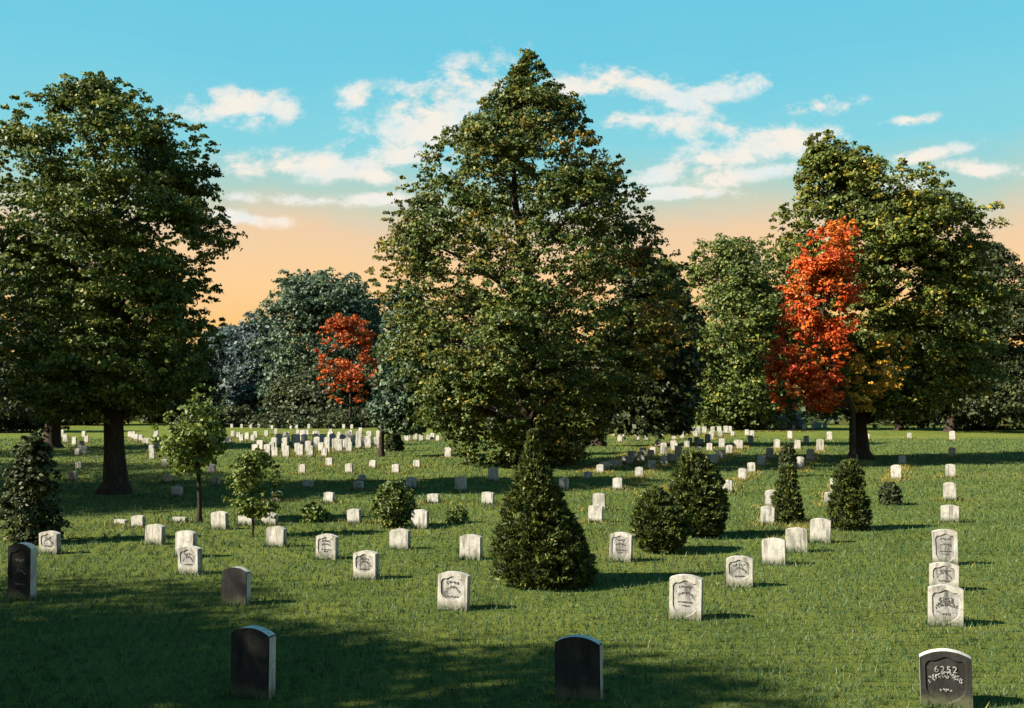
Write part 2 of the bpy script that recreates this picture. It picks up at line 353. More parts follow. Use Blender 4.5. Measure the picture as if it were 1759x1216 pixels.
def tree(name, label, cat, bx, yb, prof, trunk_r, mat, leaf, clumps, per, cr, group=None, flat=.6, inner=.25, depth=1.0, thin=0.0, limbs=14, d=None, wob=.14, part='crown', zmin=.02, sprig=.45, spray=False):
    d = d or dist(yb); X = (bx - W0/2)/F*d
    Q, O, tone, C, (zs, xc, rr) = crown_points(prof, d, clumps, per, cr, flat, inner, wob, depth, thin, sprig, spray)
    keep = Q[:, 2] > zmin; Q, O, tone = Q[keep], O[keep], tone[keep]
    root = empty(name, (X, d, 0), label, cat, group)
    Q = Q - np.array([X, 0, 0])
    link(part, leaves(part, Q, O, leaf, mat, rnd=tone, spray=spray, aspect=.26 if spray else .6), parent=root)
    top = zs[0] + (zs[-1]-zs[0])*.86
    spine = []
    for i in range(9):
        t = i/8; z = top*t - (.05 if i == 0 else 0)
        x = (np.interp(z, zs, xc) - X)*max(0.0, min(1.0, (z - zs[0])/max(.05, (top - zs[0])*.7)))
        r = trunk_r*((1-t)**.9*.9 + .08)*(1.7 if i == 0 else 1)
        spine.append(((x + random.uniform(-.3, .3)*trunk_r*(t > 0), random.uniform(-.3, .3)*trunk_r*(t > 0), z), r))
    spine.insert(1, ((spine[0][0][0], spine[0][0][1], min(.35, top*.05)), trunk_r*1.05))
    paths = [spine]
    idx = rng.choice(len(C)*2//3, min(limbs, len(C)*2//3), replace=False)
    for j in idx:
        e = C[j] - np.array([X, 0, 0]); zst = max(zs[0]*.92, min(e[2] - .25*math.hypot(e[0], e[1]), top*.9))*rng.uniform(.8, .98)
        zst = max(zst, .15*top*.3)
        s = [np.interp(zst, [q[0][2] for q in spine], [q[0][a] for q in spine]) for a in (0, 1)]
        r0 = np.interp(zst, [q[0][2] for q in spine], [q[1] for q in spine])*.5
        mid = ((s[0]*.5 + e[0]*.5), (s[1]*.5 + e[1]*.5), zst + (e[2]-zst)*.62)
        paths.append([((s[0], s[1], zst), r0), (mid, r0*.55), (tuple(e), r0*.15)])
    link('trunk' if cat == 'tree' else 'stem', tube_mesh('trunk', paths, M['bark']), parent=root)
    return root

# ------------------------------------------------------------------ ground
def build_ground():
    me = bpy.data.meshes.new('ground'); bm = bmesh.new()
    ys = [-60, -20, 0, 6, 12, 20, 35, 60, 100, 180, 320, 700, 1600]; xs = [-1500, -600, -250, -100, -40, -15, 0, 15, 40, 100, 250, 600, 1500]
    vv = [[bm.verts.new((x, y, 0)) for x in xs] for y in ys]
    for j in range(len(ys)-1):
        for i in range(len(xs)-1): bm.faces.new((vv[j][i], vv[j][i+1], vv[j+1][i+1], vv[j+1][i]))
    bm.to_mesh(me); bm.free()
    tag(link('ground', me, M['ground']), kind='structure')
build_ground()

def blades(name, P, h, w, mat, lean=.5):
    N = len(P); a = rng.uniform(0, 2*np.pi, N); t = np.stack([np.cos(a), np.sin(a), 0*a], 1)
    up = np.stack([rng.normal(0, lean, N), rng.normal(0, lean, N), np.ones(N)], 1); up = unit(up)
    h = h*rng.uniform(.5, 1.25, N); w = w*rng.uniform(.6, 1.3, N)
    V = np.stack([P - t*w[:, None]/2, P + t*w[:, None]/2, P + up*h[:, None]], 1)
    return poly_mesh(name, V, 3, rng.random(N), mat)

def build_grass():
    N = 330000
    d = 6.6*np.exp(rng.random(N)*math.log(75/6.6))
    x = rng.uniform(-.66, .66, N)*d + rng.normal(0, .3, N)
    # tufts: pull blades towards tuft centres so the sward is uneven
    cell = .11*(d/8)**.6
    gx = np.round(x/cell)*cell; gy = np.round(d/cell)*cell
    pull = rng.random(N)*.65
    jx = np.sin(gx*91.7 + gy*37.3)*cell*.5; jy = np.cos(gx*53.1 - gy*71.9)*cell*.5
    x = x + (gx + jx - x)*pull; y = d + (gy + jy - d)*pull
    tuft = .55 + .9*np.abs(np.sin(gx*13.7 + gy*7.1)*np.cos(gx*5.3 - gy*17.9))
    # longer uncut blades against the foot of each near stone
    ex = [(X + random.uniform(-.22, .22), q + random.choice((-1, 1, -1))*random.uniform(.03, .10) - .34*0, q) for (X, q, a) in STONES if q < 32 for _ in range(110)]
    ex = np.array([(X + (px - X), py, q) for (px, py, q), X in zip(ex, [e[0] for e in ex])])
    P = np.concatenate([np.stack([x, y, np.full(N, -.004)], 1), np.stack([ex[:, 0], ex[:, 1], np.full(len(ex), -.004)], 1)])
    tuft = np.concatenate([tuft, np.full(len(ex), 1.5)]); d = P[:, 1]
    me = blades('grass', P, .058*(d/8)**.34*tuft, .0085*(d/8)**.85, M['grass'])
    tag(link('grass', me), 'short mown green grass covering the cemetery lawn', 'grass', kind='stuff')
# ------------------------------------------------------------------ headstones
YAW = math.radians(-19)     # the rows face a little to the side of the viewer

def outline(w, h, arch, n=24):
    """front outline (x, z) with a low arched top; loop of 4*n/... points sampled by angle round the face's middle"""
    R = (w*w/4 + arch*arch)/(2*arch); zc = h - R
    a0 = math.asin(min(1, w/2/R))
    pts = [(-w/2, -.06)]
    for i in range(n+1):
        a = -a0 + 2*a0*i/n; pts.append((R*math.sin(a), zc + R*math.cos(a)))
    pts.append((w/2, -.06))
    return pts

def shield_pts(w, h, low, style):
    """sunken shield with a bracketed head"""
    ws = w*.40; zt = h*.86; pts = []
    for i in range(17):
        t = -1 + i/8
        z = zt - .018*abs(t)**2 + .016*math.exp(-(t*4)**2) - .010*math.exp(-((abs(t)-.55)*5)**2) - (.035*max(0, abs(t)-.82)/.18)
        pts.append((ws*t, z))
    for i in range(1, 9):
        t = i/8; pts.append((ws*(1 - .04*t) if t < .6 else ws*.976*math.cos((t-.6)/.4*math.pi/2)**.7, zt - .035 - (zt - .035 - low)*t))
    left = [(-x, z) for x, z in pts[17:-1]][::-1]
    return pts + left

def slab_mesh(name, w, h, th, arch, shield=None, dark=False, n=24):
    bm = bmesh.new()
    o = outline(w, h, arch, n); N = len(o)
    cv = .006
    Fv = [bm.verts.new((x, -th/2, z)) for x, z in o]; Bv = [bm.verts.new((x, th/2, z)) for x, z in o]
    for i in range(N-1):
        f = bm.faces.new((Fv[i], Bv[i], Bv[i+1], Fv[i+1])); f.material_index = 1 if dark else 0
    bm.faces.new(Bv[::-1])
    if shield:
        ed = []
        S = [bm.verts.new((x, -th/2, z)) for x, z in shield]
        for L in (Fv, S):
            for i in range(len(L)):
                a, b = L[i], L[(i+1) % len(L)]
                ed.append(bm.edges.get((a, b)) or bm.edges.new((a, b)))
        bmesh.ops.triangle_fill(bm, use_beauty=True, edges=ed)
        # drop whatever filled the shield's own mouth
        inside = lambda p: point_in(p.x, p.z, shield)
        for f in [f for f in bm.faces if abs(f.normal.y) > .9 and f.calc_center_median().y < -th*.4 and inside(f.calc_center_median())]: bm.faces.remove(f)
    else:
        bm.faces.new(Fv)
    bmesh.ops.recalc_face_normals(bm, faces=bm.faces)
    if not shield:
        es = [e for e in bm.edges if len(e.link_faces) == 2 and e.calc_face_angle(0) > .9]
        bmesh.ops.bevel(bm, geom=es, offset=.006, segments=2, affect='EDGES', clamp_overlap=True)
    me = bpy.data.meshes.new(name); bm.to_mesh(me); bm.free()
    me.materials.append(M['shaded_stone'] if dark else M['stone']); me.materials.append(M['lit_edge'])
    return me

def point_in(x, z, poly):
    c = False; j = len(poly)-1
    for i in range(len(poly)):
        (xi, zi), (xj, zj) = poly[i], poly[j]
        if (zi > z) != (zj > z) and x < (xj-xi)*(z-zi)/(zj-zi) + xi: c = not c
        j = i
    return c

def recess_mesh(shield, th, depth, mat):
    bm = bmesh.new()
    A = [bm.verts.new((x, -th/2, z)) for x, z in shield]
    cx = sum(p[0] for p in shield)/len(shield); cz = sum(p[1] for p in shield)/len(shield)
    B = [bm.verts.new((cx + (x-cx)*.95, -th/2 + depth, cz + (z-cz)*.96)) for x, z in shield]
    n = len(A)
    for i in range(n): bm.faces.new((A[i], A[(i+1) % n], B[(i+1) % n], B[i]))
    bm.faces.new(B)
    bmesh.ops.recalc_face_normals(bm, faces=bm.faces)
    me = bpy.data.meshes.new('shield'); bm.to_mesh(me); bm.free()
    me.materials.append(mat)
    # face normals must look out of the front
    f = me.polygons[-1]
    if f.normal.y > 0: me.flip_normals()
    return me

def add_box(bm, c, s, rot=0.0):
    vs_ = []
    ca, sa = math.cos(rot), math.sin(rot)
    for dx in (-1, 1):
        for dy in (-1, 1):
            for dz in (-1, 1):
                x, z = dx*s[0]/2, dz*s[2]/2
                k = .7 if dy < 0 else 1
                x, z = x*k*ca - z*k*sa, x*k*sa + z*k*ca
                vs_.append(bm.verts.new((c[0]+x, c[1]+dy*s[1]/2, c[2]+z)))
    for f in ((0, 1, 3, 2), (4, 6, 7, 5), (0, 4, 5, 1), (2, 3, 7, 6), (0, 2, 6, 4), (1, 5, 7, 3)): bm.faces.new([vs_[i] for i in f])

def worn_marks(w, h, th, depth, seed, arc, mat):
    """relief too worn to read: small raised strokes along straight or arched lines"""
    r = random.Random(seed); bm = bmesh.new(); y = -th/2 + depth - .001
    for (z0, half, bow, size) in (arc,):
        n = max(4, int(2*half/(size*.62)))
        for i in range(n):
            t = -1 + 2*(i+.5)/n
            x = half*t; z = z0 + bow*(1 - t*t)
            tilt = -bow*2*t/half*.8 if half else 0
            for _ in range(2):
                a = r.choice((0, 1.57, .5, -.5)); add_box(bm, (x + r.uniform(-.25, .25)*size, y, z + r.uniform(-.3, .3)*size), (size*.24, .012, size*r.uniform(.5, .95)), a + tilt)
    bmesh.ops.recalc_face_normals(bm, faces=bm.faces)
    me = bpy.data.meshes.new('lettering'); bm.to_mesh(me); bm.free()
    me.materials.append(mat)
    return me

def number_mesh(txt, size, x, y, z, mat):
    cu = bpy.data.curves.new('number', 'FONT'); cu.body = txt; cu.size = size; cu.extrude = .003; cu.align_x = 'CENTER'; cu.space_character = 1.25
    o = bpy.data.objects.new('number', cu); COL.objects.link(o)
    dg = bpy.context.evaluated_depsgraph_get()
    me = bpy.data.meshes.new_from_object(o.evaluated_get(dg))
    bpy.data.objects.remove(o); bpy.data.curves.remove(cu)
    for v in me.vertices:
        px, py, pz = v.co; v.co = (x + px, y - pz, z + py)
    me.name = 'number'; me.materials.clear(); me.materials.append(mat)
    return me

STONES = []          # (x, d) of every stone for the straw tufts
def near_stone(x, yb, yt, label, w=.335, dark=False, style=0, number=None, th=.10, yaw=0.0, group='headstones standing near the path edge of the lawn'):
    X, d = ground(x, yb); h = (yb - yt)/F*d
    arch = .035 if not dark else .055
    has = style > 0
    depth = .011
    low = {0: 0, 1: h*.24, 2: .02, 3: h*.12}.get(style, .05)
    sh = shield_pts(w, h, low, style) if has else None
    o = link('headstone', slab_mesh('headstone', w, h, th, arch, sh, dark), loc=(X, d, 0))
    o.rotation_euler = (math.radians(random.uniform(-2, 2)), math.radians(random.uniform(-1.8, 1.8)), YAW + yaw + math.radians(random.uniform(-2.5, 2.5)))
    tag(o, label, 'headstone')
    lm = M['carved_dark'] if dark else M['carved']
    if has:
        so = link('shield', recess_mesh(sh, th, depth, M['shaded_stone'] if dark else M['recess']), parent=o)
        if number:
            link('number', number_mesh(number, .062 if not dark else .07, 0, -th/2 + depth - .006, h*.86 - .105, lm), parent=so)
            rows = [(h*.50, w*.31, .045, .030), (h*.44, w*.33, .04, .034), (h*.30, w*.12, 0, .026)]
        elif style == 1:
            rows = [(h*.72, w*.20, .006, .036), (h*.46, w*.26, .07, .028), (h*.36, w*.20, 0, .018)]
        elif style == 2:
            rows = [(h*.74, w*.22, .004, .034), (h*.55, w*.24, .03, .022), (h*.40, w*.24, 0, .018), (h*.32, w*.12, 0, .018)]
        else:
            rows = [(h*.70, w*.24, .0, .044), (h*.45, w*.25, .05, .030), (h*.28, w*.20, 0, .022)]
        for k, row in enumerate(rows): link('lettering', worn_marks(w, h, th, depth, int(x*7+yb+k), row, lm), parent=so)
    STONES.append((X, d, .06))
    return o

NEAR = [
 # x, bottom, top, label, kwargs
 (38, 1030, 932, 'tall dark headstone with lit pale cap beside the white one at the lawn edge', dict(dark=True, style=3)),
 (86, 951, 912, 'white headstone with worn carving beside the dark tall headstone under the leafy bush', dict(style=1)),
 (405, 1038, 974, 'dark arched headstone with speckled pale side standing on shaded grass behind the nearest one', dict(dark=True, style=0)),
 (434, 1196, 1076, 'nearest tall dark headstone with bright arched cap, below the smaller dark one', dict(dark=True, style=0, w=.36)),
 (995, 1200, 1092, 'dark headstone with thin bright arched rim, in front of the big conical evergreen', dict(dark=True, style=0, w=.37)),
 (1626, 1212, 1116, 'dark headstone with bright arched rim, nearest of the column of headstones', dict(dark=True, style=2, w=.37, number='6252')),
 (266, 935, 900, 'grey white headstone overlapping a low one in the shade of the thick trunk', {}),
 (319, 957, 911, 'plain white headstone half hidden behind the carved one', {}),
 (327, 986, 938, 'white headstone with deep carved arch and number, partly covering a plain one', dict(style=1)),
 (378, 909, 878, 'small rounded white headstone at the shade edge between the two young trees', {}),
 (424, 902, 882, 'small cream headstone behind the thin stem of the young tree', {}),
 (463, 902, 880, 'small white headstone directly behind a bigger pale one near the young tree', {}),
 (474, 939, 904, 'pale grey headstone with a small white one behind its top', {}),
 (562, 960, 917, 'white headstone with thick dark edged side, behind the one with carved number', dict(style=2)),
 (629, 994, 946, 'white headstone with carved crest in front of the double edged one', dict(style=1)),
 (687, 943, 908, 'white headstone standing before the low leafy bush', dict(style=0)),
 (721, 908, 875, 'narrow white headstone right beside the low leafy bush', {}),
 (779, 1047, 982, 'white headstone with dark carved arch and shadowed crest, nearest pale one before the evergreen', dict(style=1, w=.36)),
 (809, 961, 918, 'plain white headstone next to the big conical evergreen on its sunny side', {}),
 (1066, 964, 914, 'plain speckled headstone between the big evergreen and the dark round bush', dict(style=2)),
 (1178, 1063, 987, 'large pale headstone with bracket topped shield and faint lines of text', dict(style=2, w=.35)),
 (1271, 1007, 955, 'headstone with bold dark carved shield and bluish base', dict(style=1)),
 (1330, 970, 924, 'pale headstone with one small dark mark, first of the slanting trio', dict(style=0)),
 (1369, 948, 906, 'pale headstone in the middle of the slanting trio', {}),
 (1409, 932, 890, 'pale upright headstone at the far end of the slanting trio, beside the ragged conifer', {}),
 (1624, 1074, 1005, 'white headstone with curved number and name in the column, in front of two others', dict(style=2, w=.34, number='6852')),
 (1621, 1014, 966, 'white headstone with shadowed oval crest, squeezed between two in the column', dict(style=1)),
 (1624, 970, 909, 'tall white headstone with two lines of dark lettering near its top', dict(style=2)),
 (1632, 897, 867, 'white headstone alone at the edge of the long conifer shadow', {}),
]
for (x, yb, yt, lab, kw) in NEAR: near_stone(x, yb, yt, lab, **kw)

# farther stones: three plain meshes shared by copies
proto = [slab_mesh('headstone', .32, .50, .10, .035, n=10), slab_mesh('headstone', .30, .46, .10, .045, n=10), slab_mesh('headstone', .34, .54, .11, .025, n=10)]
blue_proto = slab_mesh('headstone', .33, .5, .12, .02, n=8); blue_proto.materials[0] = M['blue_stone']
def far_stone(x, yb, label, yt=None, group=None, k=None, wide=1.0, mesh=None, straw=.25):
    X, d = ground(x, yb); me = mesh or proto[k if k is not None else random.randrange(3)]
    o = link('headstone', me, loc=(X, d, 0))
    h = max(v.co.z for v in me.vertices)
    s = ((yb - yt)/F*d/h) if yt else random.uniform(.9, 1.15)
    wsc = min(1.35, max(.85, s**.5))*wide
    o.scale = (wsc, 1, s)
    o.rotation_euler = (math.radians(random.uniform(-3, 3)), math.radians(random.uniform(-2.5, 2.5)), YAW + math.radians(random.uniform(-5, 5)))
    tag(o, label, 'headstone', group); STONES.append((X, d, straw))
    return o

MID = [
 (208, 901, 892, 'tiny pale headstone top barely above the grass beside a low wide one'),
 (238, 906, 885, 'low wide white headstone overlapped by a grey white one'),
 (309, 897, 888, 'very low pale headstone at the shade line beside the taller young tree'),
 (609, 899, 874, 'cream headstone standing alone beyond the double edged one'),
 (565, 864, 845, 'small headstone with sunny yellow side above the low weeds'),
 (476, 861, 843, 'small white headstone just beyond the crown of the short young tree'),
 (529, 838, 824, 'small yellowish headstone on the shade line in the middle of the lawn'),
 (616, 842, 826, 'small headstone before another grey one on the shade line'),
 (622, 826, 815, 'grey headstone top showing over a yellowish one'),
 (519, 814, 797, 'pale headstone with bluish side at the near edge of the crowded stones'),
 (600, 813, 796, 'sunlit headstone with greyish side on the light strip of lawn'),
 (566, 801, 786, 'pale headstone below the crowded white stones'),
 (640, 803, 790, 'small golden headstone just before the dark shadow strip'),
 (680, 813, 797, 'grey headstone in the bright patch beyond the leafy bush'),
 (716, 803, 790, 'small cream headstone at the end of the dark shadow strip'),
 (706, 839, 819, 'greyish headstone behind the top of the leafy bush'),
 (792, 845, 818, 'pale headstone under the drooping branch of the central tree'),
 (745, 864, 848, 'golden headstone with dark side beyond the narrow white one'),
 (838, 867, 845, 'headstone touching the sunny edge of the conical evergreen'),
 (848, 828, 803, 'headstone seen between drooping foliage and the conical evergreen'),
 (969, 842, 820, 'headstone peeking out behind the shadowed side of the conical evergreen'),
 (770, 786, 768, 'pale headstone by the drooping leaves of the central tree'),
 (1023, 897, 868, 'nearest of a close pair of pale headstones between evergreen and dark bushes'),
 (1029, 876, 847, 'rear one of a close pair of pale headstones between evergreen and dark bushes'),
 (1061, 842, 820, 'headstone beyond the close pair, start of a slanting row'),
 (1098, 820, 802, 'headstone with deep grey side, second in the slanting row'),
 (1120, 807, 790, 'headstone third in the slanting row towards the trees'),
 (1152, 794, 779, 'headstone with bluish face at the far end of the slanting row'),
 (1165, 783, 765, 'single golden headstone standing in the shadow band'),
 (1088, 788, 774, 'single golden headstone at the edge of the shadow band'),
 (1074, 794, 782, 'pale headstone at the end of a straw coloured strip'),
 (1035, 806, 793, 'pale headstone in the middle of a straw coloured strip'),
 (1160, 841, 822, 'headstone tucked behind the tall oval bush'),
 (1240, 789, 772, 'golden headstone above the tall oval bush'),
 (1226, 798, 780, 'headstone close behind the tip of the tall oval bush'),
 (1250, 846, 824, 'nearest headstone of the long row beside the tall oval bush'),
 (1275, 824, 804, 'second headstone of the long row beside the tall oval bush'),
 (1291, 812, 794, 'third headstone of the long row beside the tall oval bush'),
 (1308, 801, 782, 'fourth headstone of the long row, beside its middle'),
 (1322, 789, 769, 'headstone next to last in the long row'),
 (1335, 772, 754, 'last headstone of the long row, by the dark slim evergreen top'),
 (1318, 901, 869, 'headstone touching the slim conifer on its sunny side'),
 (1325, 872, 841, 'headstone half hidden behind the slim conifer'),
 (1374, 806, 784, 'pale headstone beside the dark slim evergreen top'),
 (1392, 792, 771, 'headstone with grey top, midway in a short row near the big trunk'),
 (1409, 776, 754, 'golden sided headstone at the far end of a short row near the big trunk'),
 (1425, 867, 845, 'headstone in front of another beside the ragged conifer'),
 (1436, 848, 820, 'headstone partly behind the ragged conifer'),
 (1466, 798, 780, 'golden headstone at the tip of the ragged conifer'),
 (1477, 783, 770, 'small headstone in the shade right of the big trunk'),
 (1540, 824, 798, 'headstone in front of another on the sunny lawn above the round shrub'),
 (1550, 799, 782, 'bright headstone at the shade edge above the round shrub'),
 (1632, 860, 828, 'pale headstone of the column, on sunlit grass beyond the long conifer shadow'),
 (1633, 820, 797, 'pale headstone of the column, just inside the sunlit grass'),
 (1635, 785, 768, 'dim headstone of the column in deep tree shade'),
 (1636, 757, 740, 'farthest headstone of the column, under the dark tree'),
 (1490, 756, 745, 'golden headstone in the shade beyond the big trunk'),
 (1562, 754, 743, 'dim grey headstone in the shade under the leafy trees'),
 (1425, 757, 741, 'golden headstone beside the big trunk on the light strip'),
 (1357, 755, 740, 'grey topped headstone standing before the pale mound bush'),
 (288, 830, 814, 'dark sided headstone beside the crown of the taller young tree'),
 (304, 853, 835, 'white headstone in the shade beside the stem of the taller young tree'),
 (364, 813, 797, 'cream headstone just past the crown of the taller young tree'),
 (371, 834, 818, 'white headstone with dark top near the taller young tree'),
 (126, 825, 809, 'small white headstone alone in deep shade near the thick trunk'),
 (136, 806, 793, 'golden headstone in shade near the thick trunk'),
 (77, 774, 760, 'white headstone at the foot of the rear trunk'),
 (283, 803, 788, 'pale headstone beside the leafy young tree crown'),
]
for (x, yb, yt, lab) in MID: far_stone(x, yb, lab, yt, straw=.45)
far_stone(1403, 736, 'broad bluish block headstone at the end of the far row', 725, wide=2.6, mesh=blue_proto)
far_stone(1417, 736, 'narrow bluish headstone beside the broad bluish block', 726, wide=1.2, mesh=blue_proto)
far_stone(1343, 738, 'broad white block headstone beside the pale mound bush', 724, wide=2.4)

def cluster(pts, label, group, straw=.2, hpx=None):
    for (x, yb) in pts: far_stone(x, yb, label, (yb - hpx*random.uniform(.8, 1.2)) if hpx else None, group=group, straw=straw)
R_ = random.Random(3)
j = lambda a: R_.uniform(-a, a)
pts = []
for yb, x0, x1, st in ((784, 440, 560, 20), (777, 450, 600, 18), (771, 470, 655, 16), (766, 480, 655, 15), (761, 490, 655, 15)):
    x = x0
    while x < x1: pts.append((x + j(3), yb + j(1.6))); x += st + j(4)
cluster(pts, 'small white headstone in the crowded bright rows before the dark wood', 'crowded bright headstones before the dark wood', .5, 19)
cluster([(x + j(3), 748 + j(3)) for x in range(440, 640, 18)], 'pale headstone behind the crowded bright rows, under the dark trees', 'headstones under the dark trees', .3, 10)
cluster([(x + j(4), 736 + j(1.2)) for x in range(400, 620, 16)], 'tiny white headstone in the farthest row under the bluish trees', 'farthest headstones under the bluish trees', .0, 7)
cluster([(x + j(3), 757 + j(6)) for x in range(384, 446, 8)], 'small headstone among pale stones behind the short young tree', 'headstones behind the short young tree', .4, 12)
cluster([(222 + 6.5*i + j(1.5), 752 + 2.2*i + j(1)) for i in range(9)], 'small headstone in the curving line between thick trunk and young tree', 'curving line of headstones by the thick trunk', .3, 11)
cluster([(268 + j(8), 752 + 6*i) for i in range(7)], 'small pale headstone at the edge of the young tree crown', 'headstones at the edge of the young tree crown', .3, 13)
cluster([(107, 752), (113, 760), (144, 752), (149, 761), (141, 768), (137, 775), (146, 780), (133, 783), (128, 765)], 'small headstone in the shady huddle between the two old trunks', 'huddle of headstones between the two old trunks', .3, 13)
cluster([(60, 768), (68, 772), (52, 764)], 'small dim headstone beyond the leafy bush at the lawn edge', 'dim headstones beyond the leafy bush', .0, 10)
cluster([(x + j(4), 757 + j(2)) for x in range(685, 765, 10)], 'small pale headstone beyond the shadow strip, left of the central trunk', 'headstones beyond the shadow strip', .2, 11)
cluster([(x + j(3), 745 + j(1.2)) for x in range(1047, 1262, 11)], 'small white headstone in the far row below the dark trees', 'far row of headstones below the dark trees', .45, 13)
cluster([(x + j(3), 738 + j(1.0)) for x in range(1268, 1400, 14) if abs(x - 1343) > 16], 'small white headstone in the far row below the red maple', 'far row of headstones below the red maple', .4, 10)
cluster([(1095, 757), (1110, 757), (1158, 756), (1172, 754), (1222, 756), (1292, 752), (1065, 760), (1265, 768), (1253, 775), (1205, 764), (1130, 768), (1185, 762), (1290, 762)], 'small headstone scattered between the far row and the shadow band', 'headstones scattered before the far row', .5, 11)
cluster([(a + (b - a)*t + j(2), c + (e - c)*t + j(.8)) for (a, c, b, e, n) in ((1040, 808, 1160, 776, 7), (1085, 789, 1215, 762, 8), (1168, 836, 1200, 812, 3), (1200, 806, 1290, 764, 6), (1140, 800, 1240, 770, 6), (1345, 792, 1385, 762, 4), (1010, 822, 1050, 802, 3)) for t in np.linspace(0, 1, n)],
        'small headstone in the slanting rows that run back to the dark trees', 'slanting rows of headstones', .6, 15)
cluster([(x + j(4), 750 + j(1.5)) for x in range(1050, 1300, 21)], 'small headstone in the second row below the dark trees', 'second row of headstones below the dark trees', .4, 11)
cluster([(1586, 736), (1642, 738), (1695, 737)], 'tiny headstone on the bright strip under the far trees', 'headstones on the bright strip', .2, 10)

# ------------------------------------------------------------------ straw coloured grass round the stones and along the rows
def build_straw():
    P = []
    for (X, d, a) in STONES:
        n = int(260*a) if d < 30 else int(300*a)
        for _ in range(n):
            th = random.uniform(0, 6.283); r = .20 + abs(random.gauss(0, .13))
            P.append((X + r*math.cos(th)*1.25, d + r*math.sin(th)*.8 - .05, d))
    rows = [((1005, 812), (1085, 782)), ((1075, 782), (1150, 760)), ((1060, 842), (1165, 786)), ((1110, 850), (1160, 832)), ((1250, 846), (1340, 765)), ((1318, 905), (1345, 835)),
            ((1374, 812), (1412, 765)), ((1325, 925), (1400, 898)), ((1530, 830), (1552, 795)), ((1222, 800), (1290, 760)), ((1270, 742), (1395, 742)), ((1050, 748), (1250, 748)), ((1420, 870), (1440, 835))]
    for (a, b) in rows:
        A, B = np.array(ground(*a)), np.array(ground(*b)); L = np.linalg.norm(B-A)
        for _ in range(int(min(3000, 170*L))):
            p = A + (B-A)*random.random() + np.array([random.gauss(0, .16), random.gauss(0, .16)]); P.append((p[0], p[1], p[1]))
    P = np.array(P); d = P[:, 2]
    Q = np.stack([P[:, 0], P[:, 1], np.full(len(P), -.004)], 1)
    tag(link('dry_grass', blades('dry_grass', Q, .075*(d/8)**.30, .010*(d/8)**.85, M['straw'])), 'straw coloured dry grass round the headstones and along their rows', 'dry grass', kind='stuff')
build_straw()
build_grass()

# ------------------------------------------------------------------ big trees
tree('oak_tree', 'large dark broad oak with thick trunk and layered foliage', 'tree', 198, 848,
     [(138, 150, 172), (160, 110, 235), (185, 55, 262), (225, 25, 330), (245, 15, 358), (300, 5, 362), (345, 0, 352), (380, 0, 390), (420, 0, 374), (470, 0, 352), (520, 5, 350), (560, 10, 364), (600, 20, 350), (650, 40, 335), (690, 55, 310), (715, 80, 270)],
     .31, M['oak'], .062, 1250, 95, .44, flat=.5, thin=.14, limbs=26, wob=.22, sprig=.8)
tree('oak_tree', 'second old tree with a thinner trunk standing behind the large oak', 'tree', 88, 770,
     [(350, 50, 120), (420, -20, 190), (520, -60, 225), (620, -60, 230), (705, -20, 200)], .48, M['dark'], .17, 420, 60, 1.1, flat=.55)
tree('linden_tree', 'tallest pyramid shaped tree with golden green leaves in the middle of the lawn', 'tree', 905, 800,
     [(95, 902, 913), (118, 890, 927), (140, 868, 945), (175, 838, 985), (215, 802, 1002), (250, 752, 1010), (300, 722, 1060), (350, 692, 1085), (400, 684, 1112), (450, 664, 1135), (480, 652, 1162), (530, 685, 1166), (590, 682, 1160), (640, 698, 1130), (685, 722, 1075), (720, 745, 1045), (752, 775, 1022), (790, 792, 992), (828, 800, 905)],
     .36, M['centre'], .078, 1900, 100, .56, flat=.60, inner=.20, thin=.42, limbs=40, wob=.30, sprig=1.1)
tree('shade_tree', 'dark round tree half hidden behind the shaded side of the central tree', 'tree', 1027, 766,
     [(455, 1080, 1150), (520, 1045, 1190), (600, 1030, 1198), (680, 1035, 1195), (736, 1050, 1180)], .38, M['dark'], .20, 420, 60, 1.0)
green_maple = tree('maple_tree', 'tall green maple with forked top behind the scarlet one', 'tree', 1478, 788,
     [(236, 1395, 1420), (258, 1384, 1455), (285, 1380, 1520), (310, 1384, 1600), (345, 1370, 1628), (380, 1342, 1672), (410, 1335, 1682), (450, 1345, 1668), (500, 1350, 1690), (560, 1370, 1702), (620, 1385, 1705), (680, 1395, 1670), (712, 1410, 1600)],
     .42, M['right'], .092, 1400, 100, .66, depth=.8, thin=.3, limbs=28, wob=.32, sprig=.7)
tree('maple_tree', 'scarlet orange maple with narrow crown before the tall green maple', 'tree', 1466, 800,
     [(380, 1425, 1455), (400, 1390, 1474), (440, 1368, 1470), (500, 1354, 1462), (560, 1342, 1466), (600, 1330, 1456), (640, 1322, 1440), (680, 1328, 1440), (706, 1346, 1440)],
     .12, M['red'], .070, 560, 85, .38, limbs=16, wob=.42, thin=.75, sprig=.8)
def turned_foliage():
    Q, O, tone, C, _ = crown_points([(575, 1495, 1560), (615, 1468, 1562), (660, 1448, 1545), (700, 1452, 1505)], 40.9, 34, 60, .38, inner=.1, wob=.5, thin=.6, sprig=2.0)
    X, d = green_maple.location.x, green_maple.location.y
    Q = Q + np.array([-X, 40.9 - d, 0])
    tag(link('autumn_foliage', leaves('autumn_foliage', Q, O, .075, M['gold'], rnd=tone), parent=green_maple), 'yellow orange turned leaves low on the crown')
turned_foliage()
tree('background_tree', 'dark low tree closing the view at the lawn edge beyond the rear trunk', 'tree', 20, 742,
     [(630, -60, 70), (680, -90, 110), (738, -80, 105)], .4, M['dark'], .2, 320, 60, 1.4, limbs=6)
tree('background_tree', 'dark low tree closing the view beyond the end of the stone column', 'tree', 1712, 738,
     [(600, 1670, 1760), (660, 1640, 1800), (734, 1640, 1800)], .4, M['dark'], .22, 320, 60, 1.4, limbs=6)
